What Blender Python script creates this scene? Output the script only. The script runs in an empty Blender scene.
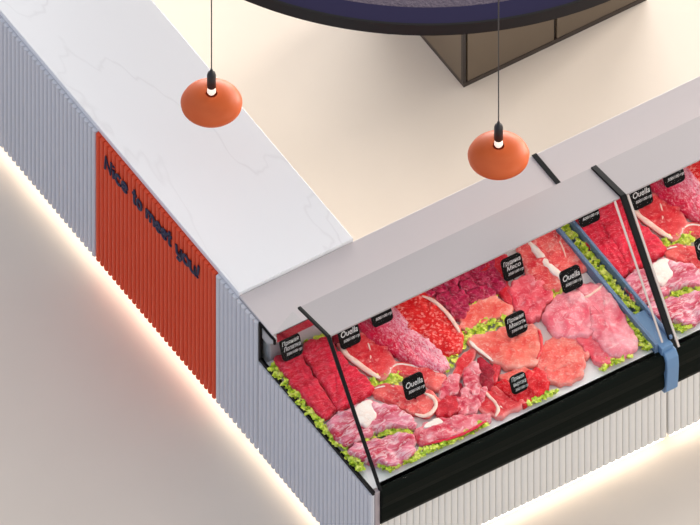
import bpy, math, random
from mathutils import Vector, noise
random.seed(7)
K = 0.88                      # drawing units -> metres
SC = bpy.context.scene
COL = SC.collection
# ---------------------------------------------------------------- helpers
def s2l(c):
    r = []
    for v in c:
        v = v/255.0
        r.append(v/12.92 if v <= .04045 else ((v+.055)/1.055)**2.4)
    return tuple(r)+(1.0,)

def mat(name, col, rough=.5, metal=0., bump=0., bscale=60., spec=.5, emit=None, estr=0.):
    m = bpy.data.materials.new(name); m.use_nodes = True
    nt = m.node_tree; b = nt.nodes['Principled BSDF']
    b.inputs['Base Color'].default_value = s2l(col)
    b.inputs['Roughness'].default_value = rough
    b.inputs['Metallic'].default_value = metal
    b.inputs['Specular IOR Level'].default_value = spec
    if emit:
        b.inputs['Emission Color'].default_value = s2l(emit)
        b.inputs['Emission Strength'].default_value = estr
    tc = nt.nodes.new('ShaderNodeTexCoord'); n = nt.nodes.new('ShaderNodeTexNoise')
    n.inputs['Scale'].default_value = bscale; n.inputs['Detail'].default_value = 4
    nt.links.new(tc.outputs['Object'], n.inputs['Vector'])
    # faint procedural variation of the colour
    mx = nt.nodes.new('ShaderNodeMix'); mx.data_type = 'RGBA'; mx.blend_type = 'MULTIPLY'
    mx.inputs[0].default_value = .06
    mx.inputs[6].default_value = s2l(col)
    nt.links.new(n.outputs['Fac'], mx.inputs[7]); nt.links.new(mx.outputs[2], b.inputs['Base Color'])
    if bump:
        bp = nt.nodes.new('ShaderNodeBump'); bp.inputs['Strength'].default_value = bump
        bp.inputs['Distance'].default_value = .01
        nt.links.new(n.outputs['Fac'], bp.inputs['Height']); nt.links.new(bp.outputs[0], b.inputs['Normal'])
    return m

def meat_mat(name, c1, c2, fat, s1=22, s2=70, famt=.5, rim=.0, rough=.33, stretch=(1, 1, 1), lo=.5, hi=.66, cells=False, grad=0.):
    m = bpy.data.materials.new(name); m.use_nodes = True
    nt = m.node_tree; N = nt.nodes; L = nt.links; b = N['Principled BSDF']
    b.inputs['Roughness'].default_value = rough
    b.inputs['Specular IOR Level'].default_value = .22
    tc = N.new('ShaderNodeTexCoord'); oi = N.new('ShaderNodeObjectInfo')
    mp = N.new('ShaderNodeMapping'); mp.inputs['Scale'].default_value = stretch
    mp.inputs['Rotation'].default_value = (0, 0, .6)
    L.new(tc.outputs['Object'], mp.inputs['Vector'])
    a = N.new('ShaderNodeTexNoise'); a.inputs['Scale'].default_value = s1; a.inputs['Detail'].default_value = 5
    a.inputs['Distortion'].default_value = .6
    L.new(mp.outputs[0], a.inputs['Vector'])
    r1 = N.new('ShaderNodeMapRange'); r1.inputs[1].default_value = .36; r1.inputs[2].default_value = .64
    if grad:
        sx = N.new('ShaderNodeSeparateXYZ'); L.new(tc.outputs['Object'], sx.inputs[0])
        ad = N.new('ShaderNodeMath'); ad.operation = 'MULTIPLY_ADD'; ad.inputs[1].default_value = grad
        L.new(sx.outputs[0], ad.inputs[0]); L.new(a.outputs['Fac'], ad.inputs[2]); L.new(ad.outputs[0], r1.inputs[0])
    else:
        L.new(a.outputs['Fac'], r1.inputs[0])
    mx = N.new('ShaderNodeMix'); mx.data_type = 'RGBA'
    mx.inputs[6].default_value = s2l(c1); mx.inputs[7].default_value = s2l(c2)
    L.new(r1.outputs[0], mx.inputs[0])
    if cells:
        v = N.new('ShaderNodeTexVoronoi'); v.inputs['Scale'].default_value = s2
        L.new(mp.outputs[0], v.inputs['Vector'])
        sep = N.new('ShaderNodeSeparateColor'); L.new(v.outputs['Color'], sep.inputs[0])
        f_out = sep.outputs[0]; hgt = v.outputs['Distance']
    else:
        f = N.new('ShaderNodeTexNoise'); f.inputs['Scale'].default_value = s2; f.inputs['Detail'].default_value = 6
        f.inputs['Roughness'].default_value = .65; f.inputs['Distortion'].default_value = 1.2
        L.new(mp.outputs[0], f.inputs['Vector']); f_out = f.outputs['Fac']; hgt = f.outputs['Fac']
    r2 = N.new('ShaderNodeMapRange'); r2.inputs[1].default_value = lo; r2.inputs[2].default_value = hi
    r2.inputs[4].default_value = famt*.82
    if grad:
        a2 = N.new('ShaderNodeMath'); a2.operation = 'MULTIPLY_ADD'; a2.inputs[1].default_value = grad*.7
        L.new(sx.outputs[0], a2.inputs[0]); L.new(f_out, a2.inputs[2]); L.new(a2.outputs[0], r2.inputs[0])
    else:
        L.new(f_out, r2.inputs[0])
    m2 = N.new('ShaderNodeMix'); m2.data_type = 'RGBA'; m2.inputs[7].default_value = s2l(fat)
    L.new(r2.outputs[0], m2.inputs[0]); L.new(mx.outputs[2], m2.inputs[6])
    at = N.new('ShaderNodeAttribute'); at.attribute_name = 'rim'
    mu = N.new('ShaderNodeMath'); mu.operation = 'MULTIPLY'; mu.inputs[1].default_value = rim
    L.new(at.outputs['Fac'], mu.inputs[0])
    m3 = N.new('ShaderNodeMix'); m3.data_type = 'RGBA'; m3.inputs[7].default_value = s2l(fat)
    L.new(mu.outputs[0], m3.inputs[0]); L.new(m2.outputs[2], m3.inputs[6])
    L.new(m3.outputs[2], b.inputs['Base Color'])
    bp = N.new('ShaderNodeBump'); bp.inputs['Strength'].default_value = .35; bp.inputs['Distance'].default_value = .006
    L.new(hgt, bp.inputs['Height']); L.new(bp.outputs[0], b.inputs['Normal'])
    return m

class MB:
    def __init__(s): s.v = []; s.f = []; s.rim = {}
    def add(s, vs, fs):
        o = len(s.v); s.v += [tuple(v) for v in vs]; s.f += [tuple(i+o for i in f) for f in fs]; return o
    def box(s, x0, x1, y0, y1, z0, z1):
        s.add([(x0,y0,z0),(x1,y0,z0),(x1,y1,z0),(x0,y1,z0),(x0,y0,z1),(x1,y0,z1),(x1,y1,z1),(x0,y1,z1)],
              [(0,3,2,1),(4,5,6,7),(0,1,5,4),(1,2,6,5),(2,3,7,6),(3,0,4,7)]); return s
    def prism(s, pts, axis, a, b):
        """pts: 2-D outline; axis 'x': pts are (y,z); 'y': (x,z); 'z': (x,y)"""
        n = len(pts)
        def P(p, t): return {'x': (t,p[0],p[1]), 'y': (p[0],t,p[1]), 'z': (p[0],p[1],t)}[axis]
        vs = [P(p, a) for p in pts]+[P(p, b) for p in pts]
        fs = [tuple(range(n))[::-1], tuple(range(n, 2*n))]
        fs += [(i, (i+1) % n, n+(i+1) % n, n+i) for i in range(n)]
        s.add(vs, fs); return s
    def tube(s, path, r, n=8, flat=1., up=(0,0,1), closed=False):
        path = [Vector(p) for p in path]; m = len(path); rings = []
        up = Vector(up)
        for i, p in enumerate(path):
            if closed: t = path[(i+1) % m]-path[i-1]
            else: t = path[min(i+1, m-1)]-path[max(i-1, 0)]
            t.normalize()
            a = t.cross(up)
            if a.length < 1e-4: a = t.cross(Vector((1, 0, 0)))
            a.normalize(); c = a.cross(t)
            rr = r[i] if isinstance(r, (list, tuple)) else r
            rings.append([p+a*rr*math.cos(2*math.pi*k/n)+c*rr*flat*math.sin(2*math.pi*k/n) for k in range(n)])
        vs = [v for R in rings for v in R]; fs = []
        for i in range(m if closed else m-1):
            j = (i+1) % m
            for k in range(n):
                fs.append((i*n+k, i*n+(k+1) % n, j*n+(k+1) % n, j*n+k))
        if not closed: fs += [tuple(range(n))[::-1], tuple(range((m-1)*n, m*n))]
        s.add(vs, fs); return s
    def lathe(s, prof, c, n=48, cap0=False, cap1=False):
        vs = [(c[0]+r*math.cos(2*math.pi*k/n), c[1]+r*math.sin(2*math.pi*k/n), c[2]+z) for r, z in prof for k in range(n)]
        fs = []
        for i in range(len(prof)-1):
            for k in range(n):
                fs.append((i*n+k, i*n+(k+1) % n, (i+1)*n+(k+1) % n, (i+1)*n+k))
        if cap0: fs.append(tuple(range(n))[::-1])
        if cap1: fs.append(tuple(range((len(prof)-1)*n, len(prof)*n)))
        s.add(vs, fs); return s
    def build(s, name, m, parent=None, smooth=False, loc=None, bevel=0., wloc=None):
        """wloc: drawing-unit position of the top-level ancestor/parent chain"""
        me = bpy.data.meshes.new(name)
        if parent is not None: base = WL[parent.name]
        elif loc is not None: base = Vector(loc)
        else:
            xs, ys, zs = zip(*s.v); base = Vector(((min(xs)+max(xs))/2, (min(ys)+max(ys))/2, min(zs)))
        me.from_pydata([tuple((Vector(v)-base)*K) for v in s.v], [], s.f)
        me.materials.append(m)
        if s.rim:
            at = me.attributes.new('rim', 'FLOAT', 'POINT')
            for i in range(len(s.v)): at.data[i].value = s.rim.get(i, 0.)
        import bmesh
        bm = bmesh.new(); bm.from_mesh(me); bmesh.ops.recalc_face_normals(bm, faces=bm.faces); bm.to_mesh(me); bm.free()
        if smooth:
            for p in me.polygons: p.use_smooth = True
        o = bpy.data.objects.new(name, me); COL.objects.link(o)
        if parent is not None:
            o.parent = parent; WL[o.name] = base
        else:
            o.location = base*K; WL[o.name] = base
        if bevel:
            bv = o.modifiers.new('bevel', 'BEVEL'); bv.width = bevel*K; bv.segments = 2; bv.limit_method = 'ANGLE'
        return o
WL = {}
def tag(o, label=None, cat=None, group=None, kind=None):
    if label: o['label'] = label
    if cat: o['category'] = cat
    if group: o['group'] = group
    if kind: o['kind'] = kind
    return o
def thing(name, loc, label, cat, group=None):
    o = bpy.data.objects.new(name, None); COL.objects.link(o)
    o.empty_display_size = .05
    o.location = Vector(loc)*K; WL[o.name] = Vector(loc)
    return tag(o, label, cat, group)
def copy_tree(o, dx, label=None, group=None):
    c = o.copy(); COL.objects.link(c); c.location = o.location+Vector((dx*K, 0, 0))
    WL[c.name] = WL[o.name]+Vector((dx, 0, 0))
    if label: c['label'] = label
    if group: c['group'] = group
    for ch in list(o.children):
        d = ch.copy(); COL.objects.link(d); d.parent = c; WL[d.name] = WL[c.name]
        for g in list(ch.children):
            e = g.copy(); COL.objects.link(e); e.parent = d; WL[e.name] = WL[c.name]
    return c

# survey: a measured point of the photo taken back to a height z in the place
CX, SX, CE, SE = 371.0, 200.0, .659, .752
def D(px, py, z):
    # px = 371+168.8x-107.2y ; py = 598.8-80.6x-126.9y-131.8z
    A = px-371.0; B = 598.8-131.8*z-py
    y = (B-80.6*A/168.8)/(126.9+80.6*107.2/168.8)
    x = (A+107.2*y)/168.8
    return x, y

# ---------------------------------------------------------------- materials
M = {}
M['floor'] = mat('floor_plaster', (226, 212, 196), .45, bscale=3)
M['ceiling'] = mat('ceiling_paint', (225, 222, 216), .8)
M['slat'] = mat('slat_grey', (214, 213, 215), .5)
M['slat_front'] = mat('slat_white', (228, 224, 216), .5)
M['orange'] = mat('slat_orange', (232, 74, 30), .5)
M['navy'] = mat('navy_paint', (36, 34, 66), .6)
M['white'] = mat('white_board', (225, 224, 222), .5)
M['steel'] = mat('worktop_steel', (196, 187, 185), .42, bscale=2)
M['fascia'] = mat('steel_fascia', (190, 178, 176), .16, metal=1.)
M['hood'] = mat('hood_steel', (174, 165, 163), .45, bscale=2)
M['black'] = mat('black_metal', (13, 13, 13), .5, spec=.15)
M['bumper'] = mat('black_green_bumper', (12, 17, 12), .6, spec=.06)
M['tray'] = mat('white_tray', (232, 231, 228), .35)
M['pale'] = mat('pale_glass_edge', (206, 190, 178), .3)
M['endpanel'] = mat('end_panel_grey', (172, 158, 158), .45)
M['blue'] = mat('blue_plastic', (100, 136, 172), .45)
M['bluerail'] = mat('blue_grey_plastic', (106, 128, 156), .5, spec=.2)
M['card'] = mat('black_card', (15, 17, 16), .6, spec=.1)
M['chalk'] = mat('chalk_white', (225, 225, 220), .7)
M['cabinet'] = mat('taupe_laminate', (102, 88, 72), .5)
M['cabplinth'] = mat('dark_plinth', (60, 50, 44), .5)
M['gap'] = mat('dark_gap', (48, 40, 36), .6)
M['plinth'] = mat('plinth_white', (200, 195, 188), .6)
M['led'] = mat('led_warm', (255, 246, 232), .5, emit=(255, 244, 230), estr=5.5)
M['led2'] = mat('led_case', (255, 250, 245), .5, emit=(255, 244, 236), estr=9.5)
M['bulb'] = mat('bulb_glow', (255, 240, 225), .4, emit=(255, 225, 205), estr=.75)
M['socket'] = mat('socket_black', (34, 30, 28), .4)
M['rimblack'] = mat('canopy_rim_black', (18, 13, 12), .5, spec=.3)
M['canopy'] = mat('canopy_navy', (34, 28, 62), .7, spec=.2)
M['mesh'] = mat('canopy_acoustic_fabric', (92, 80, 92), .9, bump=1., bscale=70)
def shade_mat():
    m = bpy.data.materials.new('orange_glass'); m.use_nodes = True
    b = m.node_tree.nodes['Principled BSDF']; nt = m.node_tree
    lw = nt.nodes.new('ShaderNodeTexNoise'); lw.inputs['Scale'].default_value = 4
    mx = nt.nodes.new('ShaderNodeMix'); mx.data_type = 'RGBA'
    mx.inputs[6].default_value = s2l((212, 92, 40)); mx.inputs[7].default_value = s2l((222, 104, 50))
    nt.links.new(lw.outputs['Fac'], mx.inputs[0]); nt.links.new(mx.outputs[2], b.inputs['Base Color'])
    b.inputs['Roughness'].default_value = .45; b.inputs['Specular IOR Level'].default_value = .3
    return m
M['shade'] = shade_mat()
def glass_mat():
    m = bpy.data.materials.new('clear_glass'); m.use_nodes = True
    nt = m.node_tree; nt.nodes.clear(); N = nt.nodes; L = nt.links
    o = N.new('ShaderNodeOutputMaterial'); t = N.new('ShaderNodeBsdfTransparent'); g = N.new('ShaderNodeBsdfGlossy')
    t.inputs[0].default_value = (.97, .985, .98, 1); g.inputs['Roughness'].default_value = .02
    lw = N.new('ShaderNodeLayerWeight'); lw.inputs[0].default_value = .5
    pw = N.new('ShaderNodeMath'); pw.operation = 'POWER'; pw.inputs[1].default_value = 5; L.new(lw.outputs['Facing'], pw.inputs[0])
    f = N.new('ShaderNodeMath'); f.operation = 'MULTIPLY_ADD'; f.inputs[1].default_value = .07; f.inputs[2].default_value = .001; L.new(pw.outputs[0], f.inputs[0])
    x = N.new('ShaderNodeMixShader'); L.new(f.outputs[0], x.inputs[0]); L.new(t.outputs[0], x.inputs[1]); L.new(g.outputs[0], x.inputs[2])
    L.new(x.outputs[0], o.inputs[0]); return m
M['glass'] = glass_mat()
def marble_mat():
    m = bpy.data.materials.new('white_marble'); m.use_nodes = True
    nt = m.node_tree; N = nt.nodes; L = nt.links; b = N['Principled BSDF']
    tc = N.new('ShaderNodeTexCoord'); mp = N.new('ShaderNodeMapping'); mp.inputs['Rotation'].default_value = (0, 0, .56); mp.inputs['Scale'].default_value = (2.6, .7, 1)
    L.new(tc.outputs['Object'], mp.inputs[0])
    n = N.new('ShaderNodeTexNoise'); n.inputs['Scale'].default_value = .9; n.inputs['Detail'].default_value = 4; n.inputs['Distortion'].default_value = .3
    L.new(mp.outputs[0], n.inputs[0])
    s = N.new('ShaderNodeMath'); s.operation = 'SUBTRACT'; s.inputs[1].default_value = .5; L.new(n.outputs['Fac'], s.inputs[0])
    a = N.new('ShaderNodeMath'); a.operation = 'ABSOLUTE'; L.new(s.outputs[0], a.inputs[0])
    r = N.new('ShaderNodeMapRange'); r.inputs[1].default_value = 0; r.inputs[2].default_value = .008; r.inputs[3].default_value = 1; r.inputs[4].default_value = 0
    L.new(a.outputs[0], r.inputs[0])
    n2 = N.new('ShaderNodeTexNoise'); n2.inputs['Scale'].default_value = 2.3; L.new(mp.outputs[0], n2.inputs[0])
    mu = N.new('ShaderNodeMath'); mu.operation = 'MULTIPLY'; L.new(r.outputs[0], mu.inputs[0]); L.new(n2.outputs['Fac'], mu.inputs[1])
    mx = N.new('ShaderNodeMix'); mx.data_type = 'RGBA'; mx.inputs[6].default_value = s2l((236, 234, 232)); mx.inputs[7].default_value = s2l((222, 219, 217))
    L.new(mu.outputs[0], mx.inputs[0]); L.new(mx.outputs[2], b.inputs['Base Color']); b.inputs['Roughness'].default_value = .3
    return m
M['marble'] = marble_mat()
def lettuce_mat():
    m = bpy.data.materials.new('lettuce_green'); m.use_nodes = True
    nt = m.node_tree; N = nt.nodes; L = nt.links; b = N['Principled BSDF']
    tc = N.new('ShaderNodeTexCoord'); n = N.new('ShaderNodeTexNoise'); n.inputs['Scale'].default_value = 38; n.inputs['Detail'].default_value = 3
    L.new(tc.outputs['Object'], n.inputs[0])
    r = N.new('ShaderNodeValToRGB'); e = r.color_ramp.elements
    e[0].position = .36; e[0].color = s2l((150, 184, 22)); e[1].position = .62; e[1].color = s2l((242, 244, 120))
    x = r.color_ramp.elements.new(.5); x.color = s2l((214, 230, 60))
    L.new(n.outputs['Fac'], r.inputs[0]); L.new(r.outputs[0], b.inputs['Base Color']); b.inputs['Roughness'].default_value = .4
    return m
M['lettuce'] = lettuce_mat()
MT = {
 'beef':  meat_mat('beef_crimson', (196, 4, 34), (232, 30, 60), (248, 140, 156), 14, 60, .75, 0, stretch=(1, 2.6, 1), lo=.5, hi=.68),
 'muscle': meat_mat('beef_streaked', (206, 6, 54), (230, 84, 116), (250, 206, 212), 8, 60, .9, .0, stretch=(2.4, .9, 1), lo=.46, hi=.64, grad=1.4),
 'steak': meat_mat('steak_coral', (208, 20, 40), (234, 70, 72), (250, 176, 168), 14, 45, .55, .55, lo=.52, hi=.66),
 'peach': meat_mat('veal_peach', (236, 78, 70), (248, 128, 110), (252, 204, 188), 12, 45, .6, .35),
 'chop':  meat_mat('pork_chop_pink', (236, 78, 72), (248, 126, 112), (252, 200, 188), 16, 60, .65, .2),
 'pork':  meat_mat('pork_pale', (232, 84, 104), (248, 158, 166), (254, 214, 210), 9, 34, .65, .05),
 'rose':  meat_mat('pork_rose', (222, 44, 68), (244, 116, 124), (250, 186, 190), 10, 40, .6, 0),
 'shank': meat_mat('shank_mauve', (196, 20, 56), (232, 132, 152), (250, 224, 224), 9, 26, .85, 0, lo=.46, hi=.62, stretch=(.8, 1.8, 1)),
 'grain': meat_mat('coarse_red', (214, 14, 22), (232, 44, 40), (252, 150, 140), 20, 105, .9, .0, lo=.62, hi=.95, cells=True),
 'cube':  meat_mat('cube_magenta', (150, 4, 46), (206, 36, 84), (244, 150, 170), 24, 50, .6, .1),
 'dark':  meat_mat('dark_maroon', (126, 0, 26), (178, 14, 42), (226, 100, 120), 18, 50, .4, 0),
 'gloss': meat_mat('bright_red', (196, 2, 18), (228, 26, 36), (248, 130, 130), 16, 45, .45, 0, rough=.22),
 'red':   meat_mat('smooth_red', (200, 12, 34), (228, 58, 70), (248, 150, 156), 10, 40, .45, 0),
 'loin':  meat_mat('loin_pink', (222, 44, 56), (244, 104, 98), (252, 204, 192), 16, 42, .7, .1),
 'strip': meat_mat('trim_pink', (206, 20, 58), (240, 136, 146), (253, 218, 214), 18, 38, .75, .1),
 'fat':   meat_mat('fat_white', (250, 226, 212), (254, 240, 230), (255, 248, 242), 20, 60, .5, 0),
 'fatp':  meat_mat('fat_pink', (248, 194, 176), (253, 222, 204), (255, 238, 224), 20, 60, .5, 0),
}
# ---------------------------------------------------------------- setting
f = MB().box(-6, 12, -6, 10, -.08, 0).build('floor', M['floor']); tag(f, kind='structure')
for i, (ya, yb) in enumerate(((.93, 1.0), (2.0, 2.07), (3.2, 3.27))):
    tb = MB().box(-6, 12, ya, yb, 3.7, 3.82).build('trim_%d' % (i+1), M['ceiling']); tag(tb, kind='structure')

# ---------------------------------------------------------------- slats
PITCH = .0373
def slats_x(mb, y0, y1, z0, z1, crest=0., depth=.02, n=7):
    """battens on a face looking to -x"""
    k = round((y1-y0)/PITCH); p = (y1-y0)/k
    for i in range(k):
        a = y0+i*p+p*.06; b = y0+(i+1)*p-p*.06; c = (a+b)/2; h = (b-a)/2
        pts = [(b, crest+depth)]
        for j in range(n+1):
            t = math.pi*j/n; q = abs(math.sin(t))**.7
            pts.append((c+h*math.cos(t), crest+depth*.92-depth*.92*q))
        pts.append((a, crest+depth))
        mb.prism([(x, y) for y, x in pts], 'z', z0, z1)
def slats_y(mb, x0, x1, z0, z1, crest=0., depth=.014, n=7):
    k = round((x1-x0)/PITCH); p = (x1-x0)/k
    for i in range(k):
        a = x0+i*p+p*.03; b = x0+(i+1)*p-p*.03; c = (a+b)/2; h = (b-a)/2
        pts = [(a, crest+depth)]
        for j in range(n+1):
            t = math.pi*(1-j/n); q = abs(math.sin(t))**.6
            pts.append((c+h*math.cos(t), crest+depth*.92-depth*.92*q))
        pts.append((b, crest+depth))
        mb.prism(pts, 'z', z0, z1)

ZT = 1.05
ct = thing('service_counter', (.35, 2.9, 0), 'long counter clad in grey vertical slats with an orange slatted section', 'counter')
MB().box(.045, .68, 1.275, 4.6, .1, 1.045).build('carcass', M['white'], ct)
MB().box(.10, .64, 1.30, 4.6, 0, .1).build('plinth', M['plinth'], ct)
def slat_panel(name, y0, y1, z0, z1, m, parent, label=None):
    mb = MB(); slats_x(mb, y0, y1, z0, z1); mb.box(.02, .044, y0, y1, z0, z1)
    o = mb.build(name, m, parent)
    if label: o['label'] = label
    return o
slat_panel('slatted_panel', 2.58, 4.6, .1, ZT, M['slat'], ct)
op = slat_panel('accent_panel', 1.461, 2.578, .1, ZT, M['orange'], ct, 'orange slatted panel with navy lettering')
slat_panel('slatted_panel', 1.268, 1.459, .1, ZT, M['slat'], ct)
MB().box(.034, .056, 1.28, 4.6, .046, .056).build('light_strip', M['led'], ct)
# handwritten greeting on the orange panel
def arc(cx, cy, rx, ry, a0, a1, n=12):
    return [(cx+rx*math.cos(math.radians(a0+(a1-a0)*i/n)), cy+ry*math.sin(math.radians(a0+(a1-a0)*i/n))) for i in range(n+1)]
GL = {
 'N': (1.02, [[(.05, 0), (.12, 1.45), (.78, .06), (.86, 1.5)]]),
 'i': (.36, [[(.12, .95), (.1, .1), (.2, 0)], [(.16, 1.36), (.17, 1.4)]]),
 'c': (.8, [arc(.42, .48, .36, .48, 50, 315)]),
 'e': (.86, [[(.08, .46), (.72, .56)]+arc(.42, .5, .33, .48, 10, 320)]),
 't': (.72, [[(.32, 1.5), (.28, .2), (.36, .02), (.56, .06)], [(.02, 1.02), (.64, 1.06)]]),
 'o': (.9, [arc(.44, .48, .36, .48, 90, 450)]),
 'm': (1.38, [[(.08, .98), (.1, 0)], [(.1, .6)]+arc(.36, .62, .25, .36, 150, 0)+[(.6, 0)], [(.6, .6)]+arc(.88, .62, .26, .36, 150, 0)+[(1.16, .02)]]),
 'y': (.88, [[(.06, .98), (.1, .5)]+arc(.38, .42, .28, .4, 190, 330)+[(.7, .98)], [(.7, .98), (.68, -.1), (.5, -.45), (.16, -.42)]]),
 'u': (.9, [[(.08, .98)]+arc(.38, .4, .3, .4, 180, 350)+[(.7, .98)], [(.7, .98), (.74, .05), (.84, 0)]]),
 '!': (.4, [[(.28, 1.5), (.16, .42)], [(.12, .06), (.13, .1)]]),
}
def write(mb, text, o, right, up, nrm, h, r):
    x = 0
    for ch in text:
        if ch == ' ': x += .55; continue
        w, st = GL[ch]
        for s in st:
            mb.tube([Vector(o)+Vector(right)*((x+a)*h)+Vector(up)*(b*h) for a, b in s], r, 6, .45, nrm)
        x += w
    return x
for wd, px0, px1 in (('Nice', 105.2, 128.4), ('to', 133, 142.5), ('meet', 146.5, 172.6), ('you!', 176.2, 200)):
    y0 = (371-px0)/107.2; y1 = (371-px1)/107.2
    adv = sum(GL[q][0] for q in wd)
    h = .064
    mb = MB(); hx = (y0-y1)/adv
    x = 0
    for ch in wd:
        w, st = GL[ch]
        for s in st:
            mb.tube([Vector((-.003, y0-(x+a)*hx, .882+b*h)) for a, b in s], .0104, 6, .5, (-1, 0, 0))
        x += w
    mb.build('lettering', M['navy'], op)['label'] = 'navy handwritten word %s' % wd

sl = MB().box(.022, .70, 1.268, 4.6, 1.052, 1.086).build('marble_worktop', M['marble'], bevel=.003)
tag(sl, 'white marble slab with faint grey veins covering the long slatted counter', 'worktop')

# ---------------------------------------------------------------- display cases
band = [(.0, .79), (-.012, .782), (-.024, .755), (-.022, .70), (-.012, .66), (-.018, .62), (-.018, .57), (-.004, .535), (.03, .512), (.05, .512), (.05, .79)]
def display_case(name, x0, x1, label, left_end, w=.018, gx1=None, tx0=None, tx1=None):
    cx = (x0+x1)/2
    t = thing(name, (cx, .55, 0), label, 'display case', 'refrigerated meat cases')
    gx1 = gx1 or x1; tx1 = tx1 or x1; tx0 = x0 if tx0 is None else tx0
    MB().box(tx0, tx1, .02, 1.02, .755, .79).build('tray', M['tray'], t)
    MB().box(x0, x1, 1.02, 1.05, .60, 1.02).build('back_wall', M['steel'], t)
    mb = MB(); mb.box(x0, x1, .08, 1.02, .1, .754); mb.box(x0, x1, 1.051, 1.262, .1, 1.02); mb.build('carcass', M['white'], t)
    MB().box(x0+.02, x1, .14, 1.0, 0, .1).build('plinth', M['plinth'], t)
    MB().prism(band, 'x', x0, x1).build('bumper', M['bumper'], t, bevel=.004)
    mb = MB(); slats_y(mb, x0, x1, .1, .512, .043, .009); mb.box(x0, x1, .051, .079, .1, .512); mb.build('slatted_panel', M['slat_front'], t)
    MB().box(x0+.03, x1, .078, .10, .046, .056).build('light_strip', M['led'], t)
    # hood with its lamp and the glass front
    hd = MB().prism([(.485, 1.478), (.76, 1.434), (.76, 1.445), (.485, 1.489)], 'x', x0, x1).build('hood', M['hood'], t)
    MB().prism([(.51, 1.458), (.56, 1.450), (.56, 1.464), (.51, 1.472)], 'x', x0+.03, x1-.03).build('lamp_strip', M['led2'], hd)
    MB().prism([(.482, 1.487), (.488, 1.483), (.012, .792), (.006, .792)], 'x', x0+.012, gx1-.006).build('front_glass', M['glass'], t)
    # black post: up the glass edge and back over the hood
    MB().prism([(-.006, .79), (.012, .79), (.49, 1.482), (.76, 1.437), (.76, 1.452), (.480, 1.500)], 'x', x0-.006, x0-.006+w).build('post', M['black'], t, bevel=.003)
    if w > .02:
        MB().prism([(.478, 1.487), (.486, 1.482), (.010, .792), (.002, .792)], 'x', x0+w-.002, x0+w+.010).build('glass_edge', M['pale'], t)
    else:
        MB().prism([(.478, 1.487), (.486, 1.482), (.010, .792), (.002, .792)], 'x', gx1+.004, gx1+.014).build('glass_edge', M['pale'], t)
    return t
dc = display_case('display_case', .053, 1.782, 'refrigerated display case of meat at the counter corner, with slatted end', True, .018, 1.74, .025, 1.70)
# left end of the corner case
MB().box(.034, .056, .09, 1.262, .046, .056).build('light_strip', M['led'], dc)
mb = MB(); slats_x(mb, 1.067, 1.266, .1, ZT); mb.box(.02, .04, 1.067, 1.266, .1, 1.02); mb.build('slatted_panel', M['slat'], dc)
mb = MB(); slats_x(mb, 0, 1.06, .1, .775, 0., .012); mb.box(.012, .02, 0, 1.06, .1, .775)
mb.build('end_panel', M['slat'], dc)
MB().box(.022, .052, -.004, .03, .1, .79).build('front_cheek', M['endpanel'], dc, bevel=.004)
mb = MB(); mb.box(.010, .024, .0, 1.06, .775, .80); mb.box(.010, .03, 1.05, 1.066, .775, 1.05)
mb.build('base_frame', M['black'], dc)
MB().prism([(.02, .79), (1.05, .79), (1.05, 1.02), (.955, 1.05), (.76, 1.437), (.49, 1.476)], 'x', .015, .02).build('side_glass', M['glass'], dc)
dc2 = display_case('display_case', 1.79, 3.5, 'refrigerated display case of meat right of the blue divider', False, .032, None, 1.808)

wt = thing('steel_worktop', (1.75, 1.11, 1.02), 'grey steel worktop running behind the meat cases, beyond the hood', 'worktop')
MB().box(.022, 3.5, .956, 1.266, 1.024, 1.066).build('top', M['steel'], wt, bevel=.003)
MB().box(.045, 3.5, .95, .956, 1.0, 1.062).build('fascia', M['fascia'], wt)
MB().box(1.757, 1.783, .95, 1.267, 1.05, 1.072).build('joint_strip', M['black'], wt)
mb = MB(); mb.prism([(1.068, 1.06), (1.068, .955), (1.0, .955), (.93, 1.03), (.93, 1.06)], 'x', .022, .034); mb.build('end_cap', M['steel'], wt)
mb = MB()
for a, b in (((1.068, 1.055), (1.068, .95)), ((.93, 1.055), (1.068, 1.055)), ((.93, 1.055), (.93, 1.025))):
    mb.tube([(.02, a[0], a[1]), (.02, b[0], b[1])], .008, 6)
mb.build('end_frame', M['black'], wt)

dv = thing('divider', (1.765, .5, .79), 'blue plastic divider joining the two meat cases, curving over the black bumper', 'divider')
MB().box(1.702, 1.722, .03, 1.0, .785, .855).build('side_rail', M['bluerail'], dv, bevel=.003)
MB().box(1.79, 1.806, .03, 1.0, .785, .862).build('side_rail', M['bluerail'], dv, bevel=.003)
MB().box(1.722, 1.79, .0, .27, .785, .84).build('end_plate', M['blue'], dv, bevel=.003)
MB().box(1.722, 1.79, .27, 1.0, .755, .79).build('floor_plate', M['bluerail'], dv)
fc = [(.03, .80), (-.02, .80), (-.036, .775), (-.04, .72), (-.034, .62), (-.03, .55), (-.012, .518), (.01, .505), (.02, .505), (-.01, .54), (-.026, .72), (-.004, .79), (.03, .79)]
MB().prism([(.02, .815), (-.014, .81), (-.036, .78), (-.042, .72), (-.036, .60), (-.03, .54), (-.012, .512), (.02, .505)], 'x', 1.728, 1.80).build('front_cover', M['blue'], dv, bevel=.006)

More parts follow.
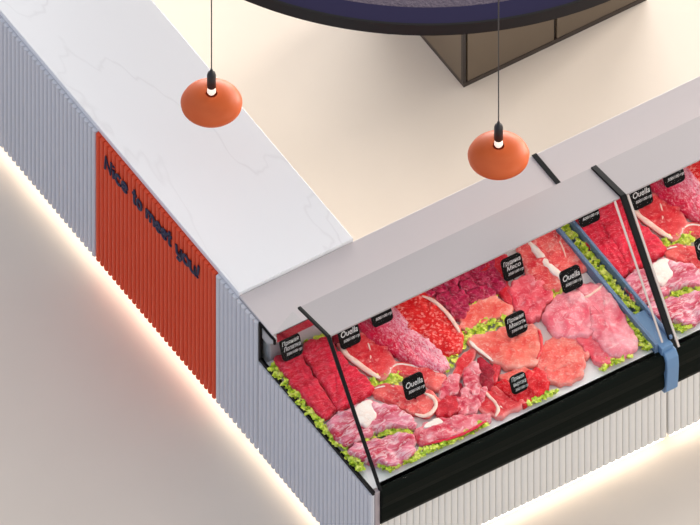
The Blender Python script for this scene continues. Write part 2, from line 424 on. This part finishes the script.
# ---------------------------------------------------------------- meat
ZB = .791
LASTSH = [0.]; SH = 0.
def smooth_poly(p, sub=6):
    n = len(p); o = []
    for i in range(n):
        a, b, c, d = (Vector(p[(i+k-1) % n]) for k in range(4))
        for j in range(sub):
            t = j/sub
            o.append(.5*((2*b)+(-a+c)*t+(2*a-5*b+4*c-d)*t*t+(-a+3*b-3*c+d)*t**3))
    return o
def slab(mb, poly, h, zb=ZB, bump=.18, rough=.02, zmap=None, grow=1.07):
    gx = sum(p[0] for p in poly)/len(poly); gy = sum(p[1] for p in poly)/len(poly)
    poly = [(gx+(p[0]-gx)*grow, gy+(p[1]-gy)*grow) for p in poly]
    pts = [Vector(D(x, y, zb+.6*h if zmap is None else zmap)) for x, y in poly]
    P = smooth_poly(pts); n = len(P)
    sh = LASTSH[0] = max(0., .068-min(p.y for p in P))          # keep clear of the front ledge
    for p in P: p.y += sh*(1 if zmap is None else 0)
    c = sum(P, Vector((0, 0)))/n
    seed = Vector((c.x*7.3, c.y*5.1, len(poly)))
    lev = [(.96, 0., .6), (1.0, .25, 1.), (1.015, .6, 1.), (.985, .88, 1.), (.94, 1., .8), (.85, 1.03, .2), (.72, 1.04, 0), (.58, 1.05, 0), (.44, 1.05, 0), (.3, 1.05, 0), (.16, 1.05, 0)]
    base = len(mb.v); vs = []; rim = {}
    for li, (s, zz, r) in enumerate(lev):
        for k, p in enumerate(P):
            q = c+(p-c)*s
            nz = noise.noise(Vector((q.x*9, q.y*9, 0))+seed)
            n2 = noise.noise(Vector((q.x*26, q.y*26, 3))+seed)
            n3 = noise.noise(Vector((q.x*55, q.y*55, 8))+seed)
            if li < 6: q = q+(p-c).normalized()*rough*(n2+.35*n3)
            z = zb+h*zz*(1+bump*nz+bump*.7*n2+bump*.35*n3) if li else zb
            rim[base+len(vs)] = r
            vs.append((q.x, q.y, z))
    nz = noise.noise(Vector((c.x*9, c.y*9, 0))+seed)
    vs.append((c.x, c.y, zb+h*1.05*(1+bump*nz)))
    fs = [tuple(range(n))[::-1]]
    for i in range(len(lev)-1):
        for k in range(n):
            fs.append((i*n+k, i*n+(k+1) % n, (i+1)*n+(k+1) % n, (i+1)*n+k))
    L = (len(lev)-1)*n; T = len(lev)*n
    for k in range(n): fs.append((L+k, L+(k+1) % n, T))
    mb.add(vs, fs); mb.rim.update(rim)
    return c
def fatline(path, r, z, name, m, parent, flat=.5, label=None):
    pts = [Vector(D(x, y, z))+Vector((0, SH)) for x, y in path]
    Q = []
    n = len(pts)
    for i in range(n-1):
        a, b, c, d = pts[max(i-1, 0)], pts[i], pts[i+1], pts[min(i+2, n-1)]
        for j in range(4):
            t = j/4; Q.append(.5*((2*b)+(-a+c)*t+(2*a-5*b+4*c-d)*t*t+(-a+3*b-3*c+d)*t**3))
    Q.append(pts[-1])
    rs = [r*(.45+.55*min(1, min(i, len(Q)-1-i)/3))*(1+.25*noise.noise(Vector((q.x*30, q.y*30, 1)))) for i, q in enumerate(Q)]
    o = MB().tube([(q.x, q.y, z) for q in Q], rs, 8, flat).build(name, m, parent, smooth=True)
    if label: o['label'] = label
    return o
def meat(name, cat, label, m, h, poly, label2=None, fats=(), fatpoly=None, group=None, bump=.3, zb=ZB, grow=1.07):
    global SH
    mb = MB(); slab(mb, poly, h, zb, bump, grow=grow); SH = LASTSH[0]
    o = mb.build(name, MT[m], smooth=True); tag(o, label, cat, group)
    for path, r, mm in fats:
        fatline(path, r, zb+h*1.04, 'fat_seam', MT[mm], o)
    if fatpoly:
        pl, mm, hh = fatpoly
        b2 = MB(); slab(b2, pl, hh, zb+h*.75, .1, zmap=zb+h*1.1); b2.build('fat_cap', MT[mm], o, smooth=True)
    if label2: copy_tree(o, 1.755 if (name in ('veal_shank',) or 'along' in label) else 1.73, label2)
    return o

meat('beef_flank', 'meat', 'crimson beef flank lying along the slatted end of the corner case', 'beef', .045,
     [(274,361),(286,356),(299,353),(306,365),(317,382),(328,398),(334,410),(325,418),(311,408),(291,385)],
     'crimson beef flank lying along the blue divider in the right case', grow=1.03)
meat('beef_flank', 'meat', 'second crimson beef flank, under the corner post and beside the first', 'beef', .05,
     [(302,351),(317,341),(328,339),(338,352),(352,368),(368,381),(372,390),(362,400),(346,406),(337,409),(330,397),(319,380),(309,364)],
     'second crimson beef flank, under the second post in the right case', grow=1.03)
meat('beef_offcut', 'meat', 'small dark maroon offcut under the hood edge beside the corner case post', 'dark', .03,
     [(331,336),(338,332),(341,338),(337,344),(332,343)], 'small dark maroon offcut under the hood edge beside the second post')
meat('t_bone_steak', 'steak', 'coral red steak with a pale bone edge, near the corner case post', 'steak', .034,
     [(341,346),(347,357),(357,365),(369,373),(381,379),(388,373),(395,361),(386,350),(374,340),(364,334),(352,338)],
     'coral red steak with a pale bone edge, right of the second post',
     [([(341,345),(346,354),(356,362),(368,371),(380,378)], .016, 'fatp'), ([(368,343),(371,352),(370,362)], .006, 'fatp')])
meat('beef_muscle', 'meat', 'long crimson to pale pink streaked muscle in the corner case', 'muscle', .05,
     [(362,326),(376,318),(391,309),(402,319),(416,333),(432,346),(444,358),(446,367),(432,369),(414,364),(398,356),(382,346),(368,336)],
     'long crimson to pale pink streaked muscle at the right edge of the picture')
meat('beef_topside', 'meat', 'coarse bright red beef with a white rim, beside the pink streaked muscle', 'grain', .05,
     [(394,307),(402,299),(414,295),(425,296),(438,305),(450,317),(459,330),(461,344),(452,352),(440,351),(425,341),(411,330),(401,319)],
     'coarse bright red beef above the streaked muscle at the right picture edge',
     [([(422,296),(432,300),(443,309),(453,321),(460,333)], .011, 'fatp')])
meat('beef_rump', 'meat', 'smooth red rump piece behind the black tag near the diced beef', 'red', .04,
     [(482,266),(498,256),(507,259),(505,272),(508,284),(514,295),(517,306),(509,305),(501,296),(496,288),(486,280)])
meat('veal_slice', 'meat', 'peach coloured veal slice between two rows of lettuce', 'peach', .034,
     [(463,317),(473,307),(486,301),(498,300),(507,305),(511,312),(504,317),(490,321),(476,327),(468,331),(462,328)])
meat('veal_steak', 'steak', 'large peach steak with red and white edge under the middle tag', 'peach', .038,
     [(470,340),(485,335),(500,330),(520,328),(534,328),(540,338),(541,352),(536,361),(524,367),(508,367),(494,361),(480,351)],
     None, [([(470,341),(474,346),(483,353),(493,361)], .009, 'fat'), ([(538,330),(541,338),(541,350),(537,359)], .009, 'steak')])
meat('pork_shoulder', 'meat', 'pink pork shoulder piece below the upper middle tag', 'rose', .042,
     [(512,287),(524,278),(538,282),(547,290),(551,298),(545,308),(538,318),(529,321),(519,312),(513,302)])
meat('pork_loin', 'meat', 'pork loin under the hood edge split by a broad white fat strip', 'loin', .042,
     [(519,248),(527,243),(537,237),(552,230),(561,237),(572,250),(582,262),(583,270),(572,272),(564,281),(557,289),(546,289),(534,280),(526,270),(521,260)],
     None, [([(529,242),(538,253),(548,265),(560,276),(566,279)], .022, 'fat'), ([(556,236),(562,246),(566,258)], .004, 'fatp')])
meat('pork_lump', 'meat', 'pale pink pork lump left of the folded pork beside the right lettuce', 'pork', .05,
     [(544,318),(552,303),(565,294),(578,292),(585,303),(591,318),(591,333),(575,337),(556,334)])
meat('pork_belly', 'meat', 'folded pink pork piece beside the lettuce along the blue divider', 'pork', .05,
     [(580,290),(600,287),(612,300),(626,322),(637,343),(630,354),(613,357),(600,345),(593,334),(592,318),(586,302)],
     None, [([(572,297),(586,299),(598,292),(604,286)], .008, 'fatp')])
meat('pork_fillet', 'meat', 'deep pink pork fillet strip in front of the folded pork', 'rose', .036,
     [(577,338),(589,335),(600,347),(612,358),(606,365),(595,361),(584,350)])
meat('pork_chop', 'chop', 'round coral pork chop left of the deep pink fillet strip', 'chop', .03,
     [(538,362),(545,346),(556,337),(570,337),(581,347),(588,357),(575,361),(560,369),(548,374),(541,370)])
meat('pork_chop', 'chop', 'smaller coral pork chop against the front ledge below the other chop', 'chop', .03,
     [(551,375),(561,369),(575,363),(586,360),(588,371),(586,383),(576,389),(562,390),(553,385)])
meat('beef_steak', 'steak', 'red steak with a forked white seam at the front ledge', 'steak', .03,
     [(478,401),(486,393),(496,392),(512,402),(527,408),(529,411),(512,419),(502,423),(494,421),(484,414)],
     None, [([(488,394),(493,401),(500,408),(503,415),(500,422)], .009, 'fatp'), ([(501,409),(508,414)], .008, 'fatp')])
meat('beef_slice', 'meat', 'glossy bright red beef slice below the lowest tag', 'gloss', .036,
     [(529,379),(540,374),(549,380),(551,391),(545,399),(535,405),(525,409),(513,401),(506,392),(516,393)])
meat('beef_slice', 'meat', 'small glossy red beef slice left of the lowest tag', 'gloss', .03,
     [(493,386),(502,381),(512,384),(513,393),(502,396),(495,392)])
meat('veal_trimming', 'meat', 'narrow orange trimming above the lowest tag', 'peach', .028,
     [(500,377),(511,371),(526,370),(534,374),(524,379),(508,382)])
meat('beef_trimming', 'meat', 'orange red leaf shaped trimming beside the lettuce in the middle', 'steak', .03,
     [(454,375),(458,363),(464,355),(471,352),(473,359),(467,368),(459,378)], grow=1.2)
meat('pork_trimming', 'meat', 'upright pale pink strip in the heap of trimmings', 'strip', .036,
     [(464,378),(470,367),(477,366),(480,378),(478,392),(473,394),(468,388)], grow=1.2)
meat('beef_trimming', 'meat', 'dark red strip beside the pale pink strip in the trimmings heap', 'dark', .036,
     [(479,362),(487,365),(493,377),(489,390),(482,386),(480,374)], grow=1.2)
meat('pork_trimming', 'meat', 'pink and white bundle at the bottom of the trimmings heap', 'strip', .034,
     [(460,400),(466,391),(474,395),(478,404),(474,412),(464,414),(459,410)], grow=1.2)
meat('beef_roll', 'meat', 'upper of two red rolls right of the ring steak', 'strip', .034,
     [(441,391),(450,379),(458,380),(456,392),(447,399),(441,398)], grow=1.2)
meat('beef_roll', 'meat', 'lower of two red rolls right of the ring steak', 'red', .034,
     [(438,405),(448,399),(457,402),(458,411),(447,416),(438,414)], grow=1.2)
meat('beef_trimming', 'meat', 'small red trimming between the dark red strip and the lowest tag', 'red', .03,
     [(488,372),(494,366),(499,371),(497,382),(491,386)], grow=1.1)
meat('beef_trimming', 'meat', 'small dark trimming between the red rolls and the pale pink strip', 'dark', .028,
     [(454,393),(460,385),(465,391),(460,399),(455,399)], grow=1.1)
meat('pork_trimming', 'meat', 'small pink trimming left of the steak with the forked seam', 'strip', .03,
     [(477,397),(484,390),(487,397),(481,405),(477,404)], grow=1.1)
meat('chuck_steak', 'steak', 'coral steak with a thin pale rim behind the tag of the ring steak', 'loin', .03,
     [(388,373),(396,363),(412,365),(430,369),(440,374),(445,381),(438,391),(428,387),(418,379),(402,376)],
     'coral steak with a thin pale rim at the right edge of the picture',
     [([(389,374),(392,367),(400,364),(414,366),(430,369),(441,374)], .006, 'fat')])
meat('ring_steak', 'steak', 'steak with a cream fat ring, on lettuce left of the red rolls', 'loin', .032,
     [(372,390),(385,386),(402,388),(425,391),(435,398),(436,408),(428,416),(416,415),(404,410),(390,402),(378,397)],
     'steak with a pale rim at the right edge, above the white ended shank',
     [([(424,393),(432,397),(436,404),(432,412),(424,416),(415,414)], .012, 'fatp'), ([(373,389),(386,386),(400,388)], .006, 'fat')])
meat('veal_shank', 'shank', 'mauve veal shank with a white fat block beside the corner post foot', 'shank', .055,
     [(326,420),(340,412),(352,408),(362,403),(370,402),(382,404),(400,408),(412,417),(419,425),(412,429),(395,428),(380,432),(368,438),(350,446),(343,448),(335,440),(328,430)],
     'mauve veal shank with a white fat block behind the second post', (), ([(354,411),(364,402),(371,404),(374,419),(366,426),(358,424)], 'fat', .03), grow=.95)
meat('veal_shank', 'shank', 'pale mottled shank at the front left corner of the corner case', 'shank', .05,
     [(347,451),(360,445),(380,440),(400,435),(412,435),(419,442),(419,452),(410,461),(398,469),(380,467),(364,464),(354,459)],
     'pale mottled shank at the front ledge right of the second post', grow=.93)
meat('beef_skirt', 'meat', 'long pink beef skirt with crimson edge on the lettuce by the front ledge', 'strip', .036,
     [(417,436),(424,425),(440,421),(460,418),(478,415),(489,416),(485,423),(473,430),(458,437),(440,442),(425,445),(418,442)],
     None, [([(424,445),(440,441),(458,436),(473,429),(486,421)], .009, 'beef')], ([(424,427),(430,421),(440,419),(441,423),(432,427)], 'fat', .012))
# diced beef
random.seed(11)
cubes = [(428,292),(440,288),(452,282),(464,277),(476,271),(488,264),(444,299),(457,293),(469,287),(481,281),(492,276),(452,307),(463,303),(475,296),(487,291),(497,285),(459,312)]
for i, (px, py) in enumerate(cubes):
    s = 7.0+random.random()*2.4; a = random.random()*6.28
    pl = [(px+s*math.cos(a+k*1.2566)*(.75+.5*random.random()), py+s*.85*math.sin(a+k*1.2566)*(.75+.5*random.random())) for k in range(5)]
    mb = MB(); slab(mb, pl, .042+.012*random.random(), ZB, .3)
    o = mb.build('beef_cube', MT['cube'], smooth=True)
    tag(o, 'magenta beef cube in the diced heap under the hood edge', 'meat', 'diced beef cubes in the corner case')

# ---------------------------------------------------------------- lettuce
def leaf(mb, x, y, z, s):
    a = random.random()*6.28; til = random.uniform(-.5, .5); vs = []; n = 4
    ca, sa = math.cos(a), math.sin(a); ph = random.random()*6
    for i in range(n):
        for j in range(n):
            u = (i/(n-1)-.5)*2; v = (j/(n-1)-.5)*2
            k = 1-.25*(u*u)*(v*v)*2
            h = .45*math.sin(ph+2.6*u+1.3*v)+.35*math.sin(ph*2+3.4*v)+til*u
            X = u*s*k; Y = v*s*k
            vs.append((x+X*ca-Y*sa, y+X*sa+Y*ca, max(z+h*s*.75+s*.5, ZB+.001)))
    fs = [(i*n+j, (i+1)*n+j, (i+1)*n+j+1, i*n+j+1) for i in range(n-1) for j in range(n-1)]
    mb.add(vs, fs)
def lettuce(path, w, label, dens=1., z=.800, z2=None, label2=None):
    mb = MB(); pts = [Vector(D(x, y, .805)) for x, y in path]; wu = w/170.
    for a, b in zip(pts[:-1], pts[1:]):
        L = (b-a).length; k = max(4, int(L*wu*5200*dens))
        nrm = Vector((-(b-a).y, (b-a).x)).normalized()
        for i in range(k):
            p = a+(b-a)*random.random()+nrm*random.uniform(-.5, .5)*wu
            leaf(mb, p.x, max(p.y, .062+.012*random.random()), z+random.random()*.018, random.uniform(.009, .017))
    o = mb.build('lettuce_leaves', M['lettuce'], smooth=True); tag(o, label, 'lettuce', 'lettuce garnish', 'stuff')
    if label2: copy_tree(o, 1.73, label2)
    return o
lettuce([(271,367),(290,389),(309,412),(329,434),(349,457),(361,471)], 7, 'line of yellow green lettuce along the slatted end of the corner case', 1.1, label2='line of yellow green lettuce inside the blue divider')
lettuce([(303,346),(312,341),(325,336)], 11, 'small tuft of lettuce under the hood beside the leftmost tag', label2='small tuft of lettuce under the hood beside the second post')
lettuce([(378,466),(390,469),(399,470)], 8, 'lettuce tuft at the foot of the corner post', label2='lettuce tuft at the foot of the second post')
lettuce([(404,465),(425,454),(446,446),(466,437),(487,426)], 11, 'lettuce along the front ledge below the long beef skirt', 1.0)
lettuce([(366,443),(385,437),(400,432),(414,430)], 11, 'lettuce between the two shanks of the corner case', label2='lettuce between the two shanks of the right case')
lettuce([(367,385),(380,382),(403,378)], 12, 'lettuce between the bone edged steak and the ring steak', label2='lettuce between two steaks at the right edge of the picture')
lettuce([(459,317),(470,305),(483,298),(495,295)], 11, 'lettuce row between the diced beef and the veal slice')
lettuce([(441,371),(451,355),(461,341),(480,332),(506,320)], 13, 'lettuce row between the veal slice and the large peach steak')
lettuce([(546,297),(555,291),(564,285)], 13, 'lettuce tuft below the tag of the pork loin')
lettuce([(606,293),(620,310),(636,331),(653,350)], 13, 'lettuce along the left side of the blue divider', 1.0)
lettuce([(530,408),(546,400),(558,393)], 9, 'lettuce at the front ledge between red slice and pork chop')
lettuce([(600,370),(616,363),(632,355)], 9, 'lettuce at the front ledge below the folded pork')

# ---------------------------------------------------------------- price tags
def text_mesh(txt, size, shear=.25, bold=.0):
    cu = bpy.data.curves.new('t', 'FONT'); cu.body = txt; cu.size = size; cu.shear = shear; cu.offset = bold
    cu.align_x = 'LEFT'; cu.extrude = .0004
    ob = bpy.data.objects.new('t', cu); COL.objects.link(ob)
    bpy.context.view_layer.update()
    me = bpy.data.meshes.new_from_object(ob.evaluated_get(bpy.context.evaluated_depsgraph_get()))
    vs = [tuple(v.co) for v in me.vertices]; fs = [tuple(p.vertices) for p in me.polygons]
    bpy.data.objects.remove(ob); bpy.data.curves.remove(cu); bpy.data.meshes.remove(me)
    return vs, fs
TILT = math.radians(21)
RT = Vector((1, 0, 0)); UP = Vector((0, math.sin(TILT), math.cos(TILT))); NR = RT.cross(UP)
def price_tag(px, py, lines, label, w=.118, h=.128, zc=.905):
    x, y = D(px, py, zc); c = Vector((x, y, zc))
    t = thing('price_tag', (x, y, ZB), label, 'price tag', 'black price tags')
    r = .022; pts = []
    for cx, cy, a0 in ((w/2-r, h/2-r, 0), (-w/2+r, h/2-r, 90), (-w/2+r, -h/2+r, 180), (w/2-r, -h/2+r, 270)):
        pts += [(cx+r*math.cos(math.radians(a0+k*22.5)), cy+r*math.sin(math.radians(a0+k*22.5))) for k in range(5)]
    mb = MB(); n = len(pts)
    vs = [c+RT*a+UP*b-NR*.004 for a, b in pts]+[c+RT*a+UP*b+NR*.004 for a, b in pts]
    mb.add(vs, [tuple(range(n))[::-1], tuple(range(n, 2*n))]+[(i, (i+1) % n, n+(i+1) % n, n+i) for i in range(n)])
    cd = mb.build('card', M['card'], t)
    p0 = c-UP*(h/2-.01)-NR*.006
    MB().tube([p0+UP*.03, (p0.x, p0.y-.004, ZB)], .004, 6).build('stake', M['card'], t)
    for txt, size, dy, dx in lines:
        vs, fs = text_mesh(txt, size)
        if not vs: continue
        wd = max(v[0] for v in vs); sc = min(1., (w-.016)/wd)
        mb = MB(); mb.add([c+RT*((v[0]-wd/2)*sc+dx)+UP*(v[1]+dy)+NR*(.0046+v[2]) for v in vs], fs)
        mb.build('lettering', M['chalk'], cd)
    return t
two = [('Ouella', .046, .004, 0), ('500/100 гр', .021, -.028, .008)]
def three(a, b): return [(a, .032, .024, 0), (b, .032, -.008, .004), ('350/100 гр', .02, -.036, .01)]
price_tag(291, 347, three('Пряная', 'Лопатка'), 'black three line tag in the back corner by the slatted end')
price_tag(349, 335, two, 'black tag cut by the hood edge, just right of the corner post')
price_tag(381, 313, two, 'black tag mostly hidden by the hood, above the streaked muscle')
price_tag(414, 386, two, 'black tag standing on the ring steak in the corner case')
price_tag(512.5, 267, three('Грудинка', 'Мясо'), 'black three line tag in front of the smooth red rump piece')
price_tag(516, 324, three('Пряная', 'Мякоть'), 'black three line tag at the back edge of the large peach steak', .115, .125)
price_tag(571, 279, two, 'black tag on the fat striped pork loin near the blue divider')
price_tag(518.5, 383, three('Пряная', 'вырезка'), 'smallest black tag, among the glossy red slices near the front ledge', .092, .105, .885)
price_tag(588, 213, two, 'black tag cut by the hood edge between blue divider and second post')
price_tag(641, 196, two, 'black tag cut by the hood edge, just right of the second post')
price_tag(673, 173.5, two, 'black tag mostly hidden by the hood near the right edge of the picture')
price_tag(706, 247, two, 'black tag cut by the right edge of the picture')

# ---------------------------------------------------------------- pendant lamps
def pendant(x, y, z, label):
    t = thing('pendant_lamp', (x, y, z), label, 'lamp', 'orange glass pendant lamps')
    prof = [(.030, .070), (.058, .068), (.09, .060), (.122, .044), (.145, .022), (.155, 0), (.152, -.02), (.138, -.038), (.112, -.05), (.075, -.056), (.075, -.052), (.11, -.045), (.13, -.034), (.145, -.018), (.148, 0), (.138, .018), (.116, .036), (.086, .05), (.058, .058), (.030, .060), (.030, .070)]
    MB().lathe(prof, (x, y, z), 64).build('lamp_shade', M['shade'], t, smooth=True)
    MB().lathe([(.001, .066), (.016, .068), (.022, .08), (.021, .105), (.016, .125), (.001, .127)], (x, y, z), 24).build('bulb', M['bulb'], t, smooth=True)
    MB().lathe([(.026, .118), (.029, .118), (.032, .064), (.029, .064), (.026, .118)], (x, y, z), 32).build('neck', M['glass'], t, smooth=True)
    MB().lathe([(.001, .115), (.020, .115), (.023, .12), (.023, .205), (.019, .222), (.009, .232), (.006, .25), (.001, .25)], (x, y, z), 24).build('socket', M['socket'], t, smooth=True)
    MB().tube([(x, y, z+.24), (x, y, 3.68)], .0032, 6).build('cord', M['socket'], t)
    MB().lathe([(.001, 0), (.05, 0), (.05, -.03), (.001, -.03)], (x, y, 3.699), 24).build('ceiling_rose', M['socket'], t)
    return t
for px, py, z, lb in ((211.5, 102.3, 1.59, 'orange glass pendant lamp hanging over the white marble slab'), (498.5, 154.7, 1.61, 'orange glass pendant lamp hanging over the steel worktop')):
    x, y = D(px, py, z); pendant(x, y, z, lb)

# ---------------------------------------------------------------- big round canopy
zr = 2.3
xc, yc = D(427.5, 36-285.8, zr)
cn = thing('round_canopy', (xc, yc, zr), 'large round dark navy ceiling canopy hanging above the taupe cabinet', 'canopy')
R = 1.9
MB().lathe([(R, 0), (R, .078), (R-.012, .08), (R-.012, .0), (R, 0)], (xc, yc, zr), 160).build('rim', M['rimblack'], cn, smooth=False)
MB().lathe([(R-.012, .06), (R-.13, .066), (R-.13, .04), (R-.012, .04)], (xc, yc, zr), 160).build('border_ring', M['canopy'], cn)
MB().lathe([(R-.75, .058), (R-.13, .058), (R-.13, .03), (R-.75, .03), (R-.75, .058)], (xc, yc, zr), 128).build('acoustic_panel', M['mesh'], cn)  # unseen middle left open, ring shape made up to let light through
for k in range(3):
    a = k*2.094+.9
    MB().tube([(xc+1.5*math.cos(a), yc+1.5*math.sin(a), zr+.05), (xc+1.5*math.cos(a), yc+1.5*math.sin(a), 3.7)], .005, 6).build('suspension_wire', M['socket'], cn)

# ---------------------------------------------------------------- cabinet
x0, y0 = D(464, 88, 0)
cb = thing('base_cabinet', (x0+.54, y0+.4, 0), 'taupe two door cabinet standing on the floor under the round canopy', 'cabinet')
W = 1.085
MB().box(x0, x0+W, y0+.002, y0+.8, 0, .03).build('plinth', M['cabplinth'], cb)
MB().box(x0, x0+W, y0+.021, y0+.8, .03, .95).build('carcass', M['cabinet'], cb)
MB().box(x0+.02, x0+W-.02, y0+.0175, y0+.0215, .03, .93).build('door_gap', M['gap'], cb)
for a, b in ((x0+.022, x0+W/2-.009), (x0+W/2+.009, x0+W)):
    MB().box(a, b, y0, y0+.018, .036, .94).build('door', M['cabinet'], cb, bevel=.002)
MB().box(x0-.004, x0+.012, y0+.002, y0+.021, .03, .95).build('corner_post', M['gap'], cb)
MB().box(x0-.01, x0+W+.01, y0-.01, y0+.81, .95, .98).build('cabinet_top', M['cabinet'], cb)

# ---------------------------------------------------------------- light
def area(name, loc, target, sx, sy, power, col):
    l = bpy.data.lights.new(name, 'AREA'); l.shape = 'RECTANGLE'; l.size = sx*K; l.size_y = sy*K; l.energy = power; l.color = col
    o = bpy.data.objects.new(name, l); COL.objects.link(o); o.location = Vector(loc)*K
    d = (Vector(target)-Vector(loc)); o.rotation_euler = d.to_track_quat('-Z', 'Y').to_euler()
    return o
area('fill_light_side', (17, 4.6, 2.6), (0, 2.6, .9), 4.8, 15, 3400, (1, .95, .89))  # added off-frame fill from the right
area('fill_light_back', (10, 13, 2.8), (1.2, 2, .5), 10, 4.6, 1900, (1, .965, .92))  # added fill to brighten the floor behind the counter, not a real window
area('fill_light_front', (4.6, -4.2, 2.2), (1.6, .6, .4), 3, 2.6, 50, (1, .93, .84))  # added warm fill for the front slats and floor, no real source
w = bpy.data.worlds.new('room_daylight'); SC.world = w; w.use_nodes = True
nt = w.node_tree; bg = nt.nodes['Background']; N = nt.nodes; L = nt.links
tc = N.new('ShaderNodeTexCoord'); dt = N.new('ShaderNodeVectorMath'); dt.operation = 'DOT_PRODUCT'
dt.inputs[1].default_value = (.93, .10, .15)
L.new(tc.outputs['Generated'], dt.inputs[0])
mr = N.new('ShaderNodeMapRange'); mr.inputs[1].default_value = -.9; mr.inputs[2].default_value = .9
L.new(dt.outputs['Value'], mr.inputs[0])
rp = N.new('ShaderNodeValToRGB'); e = rp.color_ramp.elements
e[0].position = .0; e[0].color = (.31, .385, .56, 1); e[1].position = 1.; e[1].color = (1., .965, .92, 1)
q = rp.color_ramp.elements.new(.45); q.color = (.56, .60, .68, 1)
L.new(mr.outputs[0], rp.inputs[0]); L.new(rp.outputs[0], bg.inputs[0])
bg.inputs[1].default_value = 1.3

# ---------------------------------------------------------------- camera
e = math.asin(SE)
fw_u = Vector((.844*0-(-.536)*-1, 0, 0))
hx, hy = .536, .844            # horizontal heading of the view
fwd = Vector((hx*math.cos(e), hy*math.cos(e), -math.sin(e))).normalized()
zc = 2.5
# ground point seen at the picture centre, at height zc on the same ray
gx, gy = D(350, 262.5, zc)
cam = bpy.data.cameras.new('camera'); cam.type = 'ORTHO'; cam.ortho_scale = 3.5*K; cam.clip_start = .01; cam.clip_end = 60
co = bpy.data.objects.new('camera', cam); COL.objects.link(co)
co.location = Vector((gx, gy, zc))*K
co.rotation_euler = fwd.to_track_quat('-Z', 'Y').to_euler()
SC.camera = co
vs = SC.view_settings; vs.view_transform = 'Standard'; vs.look = 'None'; vs.gamma = 1; vs.use_curve_mapping = False
vs.exposure = 0.0
